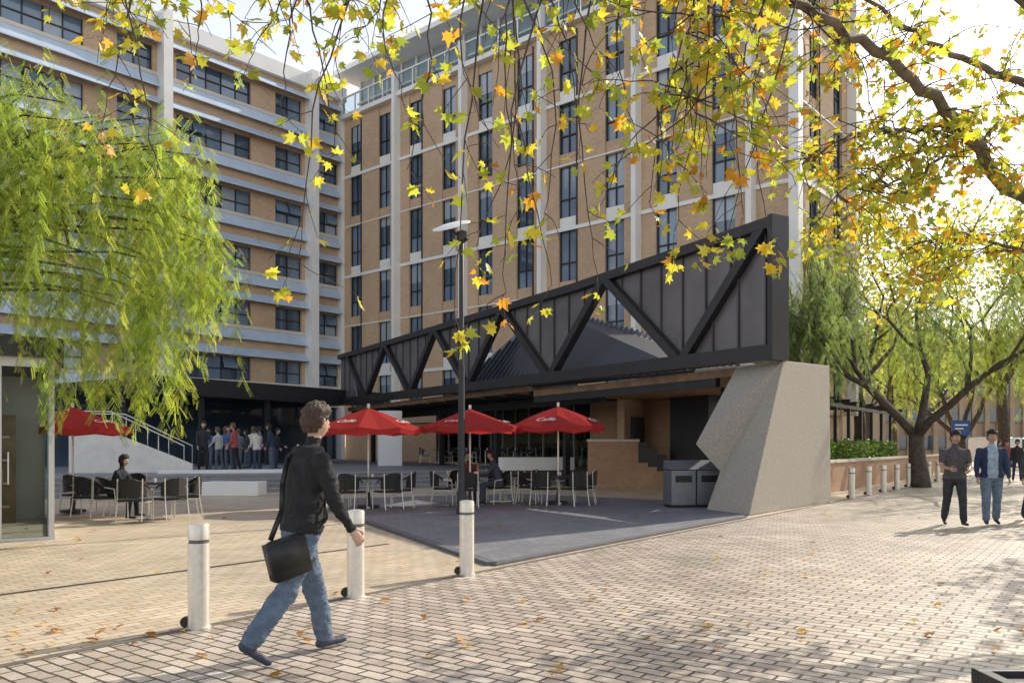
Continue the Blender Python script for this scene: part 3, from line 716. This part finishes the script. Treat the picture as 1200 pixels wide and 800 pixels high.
pal=[(.03,.03,.035),(.08,.12,.26),(.5,.5,.5),(.03,.03,.04),(.35,.07,.07),(.16,.17,.2),(.05,.05,.06),(.6,.58,.5),(.18,.15,.3),(.03,.05,.08)]
i=0
for px,dd in ((238,-1.2),(245,1.6),(256,.2),(263,2.6),(275,-1.0),(279,1.8),(290,3.0),(301,-.6),(305,1.2),(318,.2),(324,2.4),(268,.8),(296,4.0)):
    D=31.0+dd; x=(px-600)/F*D
    person((x,D,.558),random.uniform(-math.pi,math.pi),dict(lean=random.uniform(0,6),legL=(random.uniform(-3,12),4,0),legR=(random.uniform(-10,3),4,0),armL=(random.uniform(-5,25),random.uniform(10,80),8),armR=(random.uniform(-5,25),random.uniform(10,60),8)),
       H=random.uniform(1.50,1.84),vox=.03,top=pal[i%10],bottom=random.choice([(.05,.06,.12),(.02,.02,.02),(.12,.15,.2)]),hair=random.choice([(.02,.015,.01),(.14,.08,.04)]),longhair=i%3==0,folds=0); i+=1
for px,D in((1192,34),(1180,42),(1170,40)):
    person(((px-600)/F*D,D,.004),random.uniform(-2.2,-1),dict(lean=2,legL=(8,4,0),legR=(-8,6,10),armL=(5,20,8),armR=(-5,20,8)),H=1.72,vox=.03,top=random.choice(pal),bottom=(.03,.04,.07),folds=0)
# ------------------------------------------------------------ trees
bark=M('bark',(.085,.065,.05),.9,0,.4,8,.9,30); barkp=M('plane_bark',(.17,.135,.10),.85,0,.4,6,.6,30); twigm=M('twig',(.075,.055,.045),.85,0,.2,10)
LM=leafmat('leaf',.58,(2.8,2.7,1.6)); LMp=leafmat('pepper_leaf',.6,(2.6,2.6,1.6))
frv=[];frf=[]
for i in range(7):
    y=.06+.125*i; l=.20-.008*i
    for sx_ in(-1,1):
        q=len(frv); frv+=[(0,y,0),(sx_*l*.5,y+.035,.02),(sx_*l,y+.16,-.03),(sx_*l*.42,y+.105,.0)]; frf.append((q,q+1,q+2,q+3))
lv=[(0,0,0),(.22,-.10,.03),(.27,.06,.02),(.56,.10,-.06),(.38,.28,.03),(.50,.58,-.08),(.24,.47,.03),(.14,.62,.02),(0,1,-.12),(-.14,.62,.02),(-.24,.47,.03),(-.50,.58,-.08),(-.38,.28,.03),(-.56,.10,-.06),(-.27,.06,.02),(-.22,-.10,.03)]
lf=[(0,1,2,3,4,5,6,7,8),(0,8,9,10,11,12,13,14,15)]
def strands(name,starts,ends_z,parent,dens=9.,fs=.26,pal_=None,sway=.12):
    loc=[];dr_=[];cl=[]
    for (s,ez) in zip(starts,ends_z):
        s=np.array(s); L=max(.3,s[2]-ez); n=int(L*dens); dx,dy=RN.normal(size=2)*sway; shade=RN.uniform(.65,1.3); base=pal_[RN.integers(len(pal_))]
        for j in range(n):
            t=(j+RN.random())/n
            p=s+np.array([dx*t*L+.05*math.sin(t*6+dx*30),dy*t*L,-L*t])
            a=RN.uniform(0,2*math.pi); op=1.0*(1-.5*t)
            loc.append(p); dr_.append([math.cos(a)*op,math.sin(a)*op,-1]); cl.append(np.array(base)*shade*RN.uniform(.75,1.25))
    loc=np.array(loc);dr_=np.array(dr_);cl=np.array(cl)
    return instmesh(name,frv,frf,loc,dr_,RN.uniform(.6,1.25,len(loc))*fs,cl,LMp,parent)
pt_=empty('pepper_tree',(0,0,0))
b=MB(); base=Vector((-11.2,13.4,0))
b.tube([base,base+Vector((.1,0,1.2)),base+Vector((.4,-.1,2.6)),base+Vector((.7,0,4.2)),base+Vector((1.0,0,5.6))],[.42,.34,.28,.22,.16],12)
b.tube([base+Vector((.5,0,3.6)),(-9.6,12.9,5.4),(-8.4,12.4,6.3),(-7.4,12.1,6.1),(-6.7,12.0,5.2),(-6.5,11.9,4.4)],[.16,.12,.09,.065,.04,.02],9)
cen=Vector((-8.3,13.0,4.6)); clus=[]
for i in range(60):
    th_=RN.uniform(0,2*math.pi); rr=math.sqrt(RN.uniform(.05,1)); 
    x=cen.x+3.7*rr*math.cos(th_)*RN.uniform(.9,1.05); y=cen.y+2.6*rr*math.sin(th_)
    z=cen.z+3.0*math.sqrt(max(0,1-rr*rr*.92))*RN.uniform(.7,1.0)
    clus.append((x,y,z,rr))
for x,y,z in ((-4.9,12.8,5.0),(-4.6,12.6,4.6),(-5.0,12.4,4.2),(-5.4,12.2,4.3),(-4.8,13.2,4.7),(-5.6,12.9,5.2),(-5.3,12.0,3.7),(-6.0,12,4.8),(-5.9,12.3,3.6),(-6.3,12.6,3.9),(-5.4,12.9,3.5),(-6.6,12.2,4.2),(-5.6,12.5,3.9),(-7.6,12.0,4.3),(-8.2,12.1,4.4),(-7.0,12.1,4.1),(-8.6,12.2,4.5),(-7.3,11.9,4.9),(-8.0,11.8,5.2)): clus.append((x,y,z,.95))
st_=[];ez=[]
for x,y,z,rr in clus:
    hub=base+Vector((.8,0,4.4))+Vector((RN.normal()*.2,RN.normal()*.2,RN.normal()*.5)); e=Vector((x,y,z)); mid=hub.lerp(e,.5)+Vector((0,0,.5)); q=hub.lerp(e,.8)+Vector((0,0,.35))
    b.tube([hub,hub.lerp(mid,.5)+Vector((RN.normal()*.1,0,.15)),mid,q,e],[.05,.036,.025,.016,.008],6)
    zb_=1.75+RN.uniform(0,2.0)+max(0,(-8.4-x))*.5
    if x<-7.2: zb_=max(zb_,2.45)
    if -7.2<x<-5.0: zb_=1.5+RN.uniform(0,1.1)
    sp_=RN.uniform(.15,.33)
    for j in range(RN.integers(9,15)):
        st_.append((x+RN.normal()*sp_,y+RN.normal()*sp_,z+RN.normal()*.25)); 
        L=RN.uniform(.6,2.7); ez.append(max(zb_+RN.normal()*.25, z-L))
b.obj('trunk_and_limbs',[bark],pt_,smooth=True)
strands('foliage',st_,ez,pt_,dens=13,fs=.21,pal_=[(.19,.25,.05),(.24,.29,.06),(.14,.20,.04),(.28,.30,.06)],sway=.16)
def grow(mb,p,d,L,r,depth,tips,spread=.55,up=.1,nseg=4,wander=.18,ratio=.68,kids=(2,3),n=7,minr=.008):
    pts=[p.copy()];rs_=[r];q=p.copy();dd=d.normalized()
    for i in range(nseg):
        dd=(dd+Vector(RN.normal(size=3))*wander+Vector((0,0,up))).normalized(); q=q+dd*L/nseg; pts.append(q.copy()); rs_.append(r*(1-.45*(i+1)/nseg))
    mb.tube(pts,rs_,n if r>.03 else 5)
    if depth<=1:
        for pp in pts[1:]: tips.append((pp.copy(),dd.copy()))
    if depth==0: return
    for k_ in range(RN.integers(kids[0],kids[1]+1)):
        v=Vector(RN.normal(size=3)); v=(v-dd*v.dot(dd)).normalized(); nd=(dd+v*spread*RN.uniform(.7,1.5)).normalized()
        src=pts[-1] if k_<2 else pts[-2]
        grow(mb,src,nd,L*ratio*RN.uniform(.8,1.2),max(minr,rs_[-1]*.8),depth-1,tips,spread,up,nseg,wander,ratio,kids,n,minr)
def pepper(loc,H,seed,N=520,lean=(0,0),pal_=[(.12,.16,.07),(.16,.20,.075),(.10,.14,.07)],fs=.34,dens=6.,tr=.42):
    e=empty('pepper_tree',loc); b=MB(); tips=[]
    p=Vector((0,0,0)); d=Vector((lean[0],lean[1],1))
    b.tube([p,p+Vector((.05,0,.3)),p+d*1.0,p+d*1.9],[tr*1.3,tr,tr*.86,tr*.75],12)
    for k_ in range(4):
        a=k_*1.6+RN.uniform(0,1); grow(b,p+d*1.8,Vector((math.cos(a)*.8,math.sin(a)*.8,.9)),H*.3,.17,3,tips,.6,.12,4,.2,.72)
    b.obj('trunk_and_limbs',[bark],e,smooth=True)
    idx=RN.integers(len(tips),size=N); S_=[];E_=[]
    for i in idx:
        t=tips[i][0]; S_.append((t.x+RN.normal()*.3,t.y+RN.normal()*.3,t.z+RN.normal()*.25)); E_.append(max(2.1+RN.uniform(0,1.8),t.z-RN.uniform(1.0,3.4)))
    strands('foliage',S_,E_,e,dens=dens,fs=fs,pal_=pal_,sway=.15)
    return e
pepper((14.8,29.5,0),11.5,1,N=520,lean=(-.05,0),tr=.34)
pepper((11.8,33.5,0),11,2,N=440)
pepper((23.5,33,0),11,3,N=400,pal_=[(.22,.26,.06),(.26,.29,.07)])
pepper((26,47,0),12,4,N=300,pal_=[(.17,.21,.055),(.22,.25,.065)],fs=.5,dens=4)
dv=[(-.5,0,0),(0,-.35,.1),(.5,0,0),(0,.45,-.1)]; df=[(0,1,2,3)]
def dtree(loc,H,Rr,N=3500,pal_=[(.15,.19,.07),(.12,.16,.06),(.22,.23,.07)],name='background_tree',ls=(.3,.6)):
    e=empty(name,loc); b=MB(); tips=[]
    b.tube([(0,0,0),(0.1,0,H*.15),(0,.1,H*.32)],[.35,.28,.24],8)
    for k_ in range(5):
        a=k_*1.25; grow(b,Vector((0,.05,H*.3)),Vector((math.cos(a),math.sin(a),1.0)),H*.27,.14,3 if ls[0]<.25 else 2,tips,.6,.15,3,.2,.7)
    b.obj('trunk_and_limbs',[bark],e,smooth=True)
    tp=np.array([t[0] for t in tips]); ids=RN.integers(len(tp),size=N); off=RN.normal(size=(N,3))*Rr*(.13 if ls[0]>.25 else .06)
    loc_=tp[ids]+off; sh=RN.uniform(.6,1.3,len(tp))[ids]; pc=np.array(pal_)[ids%len(pal_)]
    instmesh('foliage',dv,df,loc_,RN.normal(size=(N,3)),RN.uniform(ls[0],ls[1],N),pc*sh[:,None]*RN.uniform(.8,1.2,(N,1)),LM,e)
for x,y,h in ((20,62,13),(31,66,14),(42,60,14),(52,70,15),(36,82,16),(62,78,15),(48,95,16),(75,95,16),(40,44,11),(27,74,17),(18,74,17)): dtree((x,y,0),h,h*.5,2200)
for x,y,h in ((17.5,41,15.0),(26,43,15),(34,46,15)): dtree((x,y,0),h,h*.5,5000,[(.26,.26,.06),(.20,.23,.06),(.30,.27,.06)],ls=(.14,.30))
ptree=empty('plane_tree',(0,0,0))
b=MB(); tw=MB(); leaves=[]
tr=Vector((8.2,9.2,0))
b.tube([tr,tr+Vector((0,0,.4)),tr+Vector((-.1,-.1,1.8)),tr+Vector((-.3,-.1,3.2))],[.34,.26,.22,.2],12)
crot=tr+Vector((-.3,-.1,3.2))
def curve(pts,n=6):
    out=[];P_=[pts[0]]+list(pts)+[pts[-1]]
    for i in range(1,len(P_)-2):
        for j in range(n):
            t=j/n; a,b1,c,d=P_[i-1],P_[i],P_[i+1],P_[i+2]
            out.append(.5*((2*b1)+(c-a)*t+(2*a-5*b1+4*c-d)*t*t+(3*b1-a-3*c+d)*t**3))
    out.append(pts[-1]); return out
limbs=[]
def limb_(pts,r0,r1):
    c=curve([Vector(p) for p in pts]); c=[p+Vector(RN.normal(size=3))*.02 for p in c]
    b.tube(c,list(np.linspace(r0,r1,len(c))),8); limbs.append((c,r0,r1)); return c
l1=limb_([crot,W(1200,232,8.9),W(1130,150,8.4),W(1055,82,7.8),W(960,20,7.3),W(850,-60,6.8),W(760,-110,6.4)],.085,.018)
l3=limb_([crot,tr+Vector((-1.2,-.8,4.6)),W(1000,-150,6.6),W(760,-120,6.1),W(560,-95,6.0),W(380,-70,6.1),W(220,-60,6.4),W(90,-80,6.6)],.12,.02)
l2=limb_([W(1130,150,8.4),W(1060,152,8.8),W(1000,158,9.2),W(940,190,9.6)],.035,.010)
l5=limb_([crot,W(1230,120,9.6),W(1140,75,9.6),W(1060,30,9.4),W(980,-30,9.2)],.06,.015)
l6=limb_([W(1130,150,8.4),W(1085,200,8.4),W(1040,215,8.3),W(985,225,8.3)],.022,.006)
l7=limb_([crot,W(1240,300,9.0),W(1180,290,9.2),W(1120,275,9.4),W(1060,290,9.7)],.035,.006)
l8=limb_([W(850,-60,6.8),W(820,0,6.6),W(800,60,6.5),W(815,130,6.4)],.015,.005)
pc=[(.32,.30,.04),(.36,.32,.045),(.26,.29,.05),(.19,.24,.05),(.40,.29,.04),(.29,.30,.05),(.24,.28,.05),(.36,.18,.03)]
def twig(s,d,L,r,leafn,depth=1,grav=.25,lsz=.11):
    s=Vector(s); d=Vector(d).normalized(); pts=[s.copy()]; n=max(4,int(L/.12)); p=s.copy()
    for i in range(n):
        d=(d+Vector(RN.normal(size=3))*.16+Vector((0,0,-grav*.35))).normalized(); p=p+d*L/n; pts.append(p.copy())
    tw.tube(pts,list(np.linspace(r,.0022,len(pts))),5)
    if depth>0:
        for k_ in range(RN.integers(1,4)):
            q=pts[RN.integers(len(pts)//3,len(pts))]; v=Vector(RN.normal(size=3)); twig(q,(v+d*.6),L*RN.uniform(.25,.5),r*.6,max(2,leafn//2),depth-1,grav,lsz)
    for k_ in range(leafn):
        q=pts[min(len(pts)-1,int(len(pts)*RN.beta(3,1.3)))]
        a=Vector(RN.normal(size=3)); a.z=-abs(a.z)*.8-.2; a.normalize(); pl=RN.uniform(.03,.09); e=q+a*pl
        tw.tube([q,q.lerp(e,.5)+Vector((0,0,.008)),e],.0018,3)
        leaves.append((e,a+Vector(RN.normal(size=3))*.5,lsz*RN.uniform(.5,1.2)))
for i in range(60):
    c,_,_=limbs[1]; q=c[RN.integers(10,len(c))]; twig(q,Vector((RN.normal()*.9,RN.normal()*.6,-.3)),RN.uniform(.5,1.15),.008,RN.integers(3,8))
for x,yb,D in ((590,345,6.0),(560,290,6.2),(645,335,6.1),(700,325,6.3),(530,385,6.4),(350,305,6.2),(610,240,5.9),(845,290,6.5),(870,255,6.8),(790,275,6.6),(905,285,7),(740,140,6.2),(680,150,6),(470,110,6),(330,130,6.1),(120,140,6.5),(230,60,6.2),(300,55,6),(160,30,6.3),(820,205,6.3),(855,170,6.5),(760,235,6.4),(480,200,6.2),(640,250,6.1),(575,170,6),(380,60,6.1),(420,40,6),(395,180,6.2),(185,200,6.4),(720,90,6.1)):
    top=W(x+RN.uniform(-70,110),-75,D+RN.uniform(-.3,.3)); end=W(x,yb,D); mid=top.lerp(end,.5)+Vector((RN.normal()*.12,RN.normal()*.1,0))
    c=curve([top,mid,end],6); c=[p+Vector(RN.normal(size=3))*.012 for p in c]; tw.tube(c,list(np.linspace(.010,.003,len(c))),5)
    for q in c[3:]:
        if RN.random()<.45: twig(q,Vector((RN.normal(),RN.normal()*.7,-.5)),RN.uniform(.15,.5),.004,RN.integers(1,4),0)
    twig(end,Vector((RN.normal()*.5,0,-.6)),.25,.003,RN.integers(4,8),0)
for c,r0,r1 in limbs[:1]+limbs[2:]:
    for k_ in range(int(len(c)*1.9)):
        q=c[RN.integers(5 if len(c)>20 else 2,len(c))]; twig(q,Vector((RN.normal(),RN.normal(),RN.normal()*.5)),RN.uniform(.4,1.2),.008,RN.integers(3,9),1,.12,.11)
b.obj('trunk_and_limbs',[barkp],ptree,smooth=True); tw.obj('twigs',[twigm],ptree,smooth=True)
def leafobj(name,leaves,parent,pc=pc):
    lo=np.array([l[0] for l in leaves]); di=np.array([l[1] for l in leaves]); sc=np.array([l[2] for l in leaves])
    col=np.array(pc)[RN.integers(len(pc),size=len(lo))]*RN.uniform(.7,1.2,(len(lo),1))
    return instmesh(name,lv,lf,lo,di,sc,col,LM,parent)
leafobj('foliage',leaves,ptree)
def plane(loc,H,N,lsz=.16,sp_=.55):
    e=empty('plane_tree',loc); b=MB(); tips=[]
    b.tube([(0,0,0),(0,0,.4),(.1,0,H*.2),(0,.1,H*.34)],[.30,.24,.21,.19],12)
    for k_ in range(5):
        a=k_*1.25+RN.uniform(0,.6); grow(b,Vector((0,.1,H*.33)),Vector((math.cos(a),math.sin(a),.9)),H*.22,.08,4,tips,sp_,.05,4,.2,.68,(2,3),7,.006)
    b.obj('trunk_and_limbs',[barkp],e,smooth=True)
    ll=[]; cl=[tips[RN.integers(len(tips))][0]+Vector(RN.normal(size=3))*.15 for _ in range(N//16)]
    for i in range(N):
        t=cl[RN.integers(len(cl))]; ll.append((t+Vector(RN.normal(size=3))*.2,Vector(RN.normal(size=3))+Vector((0,0,-.6)),lsz*RN.uniform(.6,1.2)))
    leafobj('foliage',ll,e,[(.28,.28,.05),(.21,.25,.055),(.32,.28,.045),(.33,.18,.03),(.18,.23,.055)]); return e
plane((13.8,14.6,0),9.0,2600)
plane((19,20,0),10,2600)
plane((11.6,8.0,0),8.5,2000)
ll=[]
for i in range(120):
    px=RN.uniform(0,1200); py=545+255*RN.beta(1.6,1.4)
    if py<600: continue
    g=G(px,py); ll.append((Vector((g.x,g.y,.02+RN.uniform(0,.012))),Vector((RN.normal(),RN.normal(),RN.normal()*.12)),RN.uniform(.05,.11)))
lo=np.array([l[0] for l in ll]); di=np.array([l[1] for l in ll]); rl=np.tile([0,0,1.],(len(ll),1))+RN.normal(size=(len(ll),3))*.25
instmesh('fallen_leaves',lv,lf,lo,di,np.array([l[2] for l in ll]),np.array([(.30,.16,.05),(.22,.11,.04),(.36,.25,.06)])[RN.integers(3,size=len(ll))],LM,None,rl)
# ------------------------------------------------------------ right side
s0=Vector((10.0,25.6,0)); a2=math.atan2(.815,.58)
b=MB(); b.box(0,26,0,.35,0,.95,0); b.box(-.04,26.04,-.04,.39,.95,1.03,1); b.obj('brick_wall',[orange,cream],loc=s0,rz=a2)
pg=empty('pergola',s0+Vector((-.9,1.3,0)),a2); b=MB()
for i in range(9):
    b.box(i*2.2,i*2.2+.13,0,.13,0,3.05); b.box(i*2.2,i*2.2+.13,3,3.13,0,3.05); b.box(i*2.2+.02,i*2.2+.10,-.5,3.6,3.2,3.34)
b.box(-.4,18.4,0,.13,3.05,3.2); b.box(-.4,18.4,3,3.13,3.05,3.2)
b.obj('posts_and_beams',[dark],pg)
b=MB(); b.box(0,18,6,6.3,0,3.4,0); 
for i in range(8): b.box(.5+i*2.2,2.0+i*2.2,5.95,6.0,.9,2.6,1)
b.obj('back_wall',[tan,g1],pg)
N=7000; hp=RN.uniform(size=(N,3))*np.array([14,1.1,.75])+np.array([3,.9,.85]); hp[:,2]+=RN.normal(size=N)*.1
ca,sa=math.cos(a2),math.sin(a2); hw=np.stack([hp[:,0]*ca-hp[:,1]*sa+s0.x,hp[:,0]*sa+hp[:,1]*ca+s0.y,hp[:,2]],1)
instmesh('hedge',dv,df,hw,RN.normal(size=(N,3)),RN.uniform(.08,.16,N),np.array([(.06,.10,.03)])*RN.uniform(.6,1.5,(N,1)),LM)
b=MB(); b.box(-.03,.03,-.03,.03,0,2.0,0); b.box(-.42,.42,-.06,.03,2.0,2.7,1); b.box(-.3,.3,-.068,-.06,2.45,2.52,2); b.box(-.3,.1,-.068,-.06,2.28,2.34,2)
b.obj('information_sign',[dark,M('sign_blue',(.02,.08,.30),.4),white],loc=(21.3,38.5,0))
ob2=empty('distant_brick_block',(50,110,0),math.radians(10)); w_,g_=MB(),MB(); w_.box(0,60,.3,14,0,16)
for k_ in range(4): g_.box(0,60,.05,.3,1+k_*3.8,2.9+k_*3.8)
for i in range(31): w_.box(i*2,i*2+.7,-.1,.29,0,16)
w_.obj('walls',[tan],ob2); g_.obj('windows',[g1],ob2)
b=MB(); b.prism([(0,0,.35),(4.8,0,.35),(4.8,0,1.1),(4.2,0,1.3),(3.7,0,2.05),(.1,0,2.1),(0,0,1.9)],(0,1.8,0),0)
b.prism([(3.72,-.01,1.3),(4.1,-.01,1.32),(3.65,-.01,1.95),(2.9,-.01,1.95),(2.9,-.01,1.3)],(0,1.82,0),1)
for x in (.95,3.85):
    b.tube([(x,-.02,.33),(x,.2,.33)],.33,18,1); b.tube([(x,1.6,.33),(x,1.82,.33)],.33,18,1)
b.obj('parked_van',[M('van_white',(.75,.75,.75),.3),black],loc=(33,56,0),rz=.3,bevel=.03)
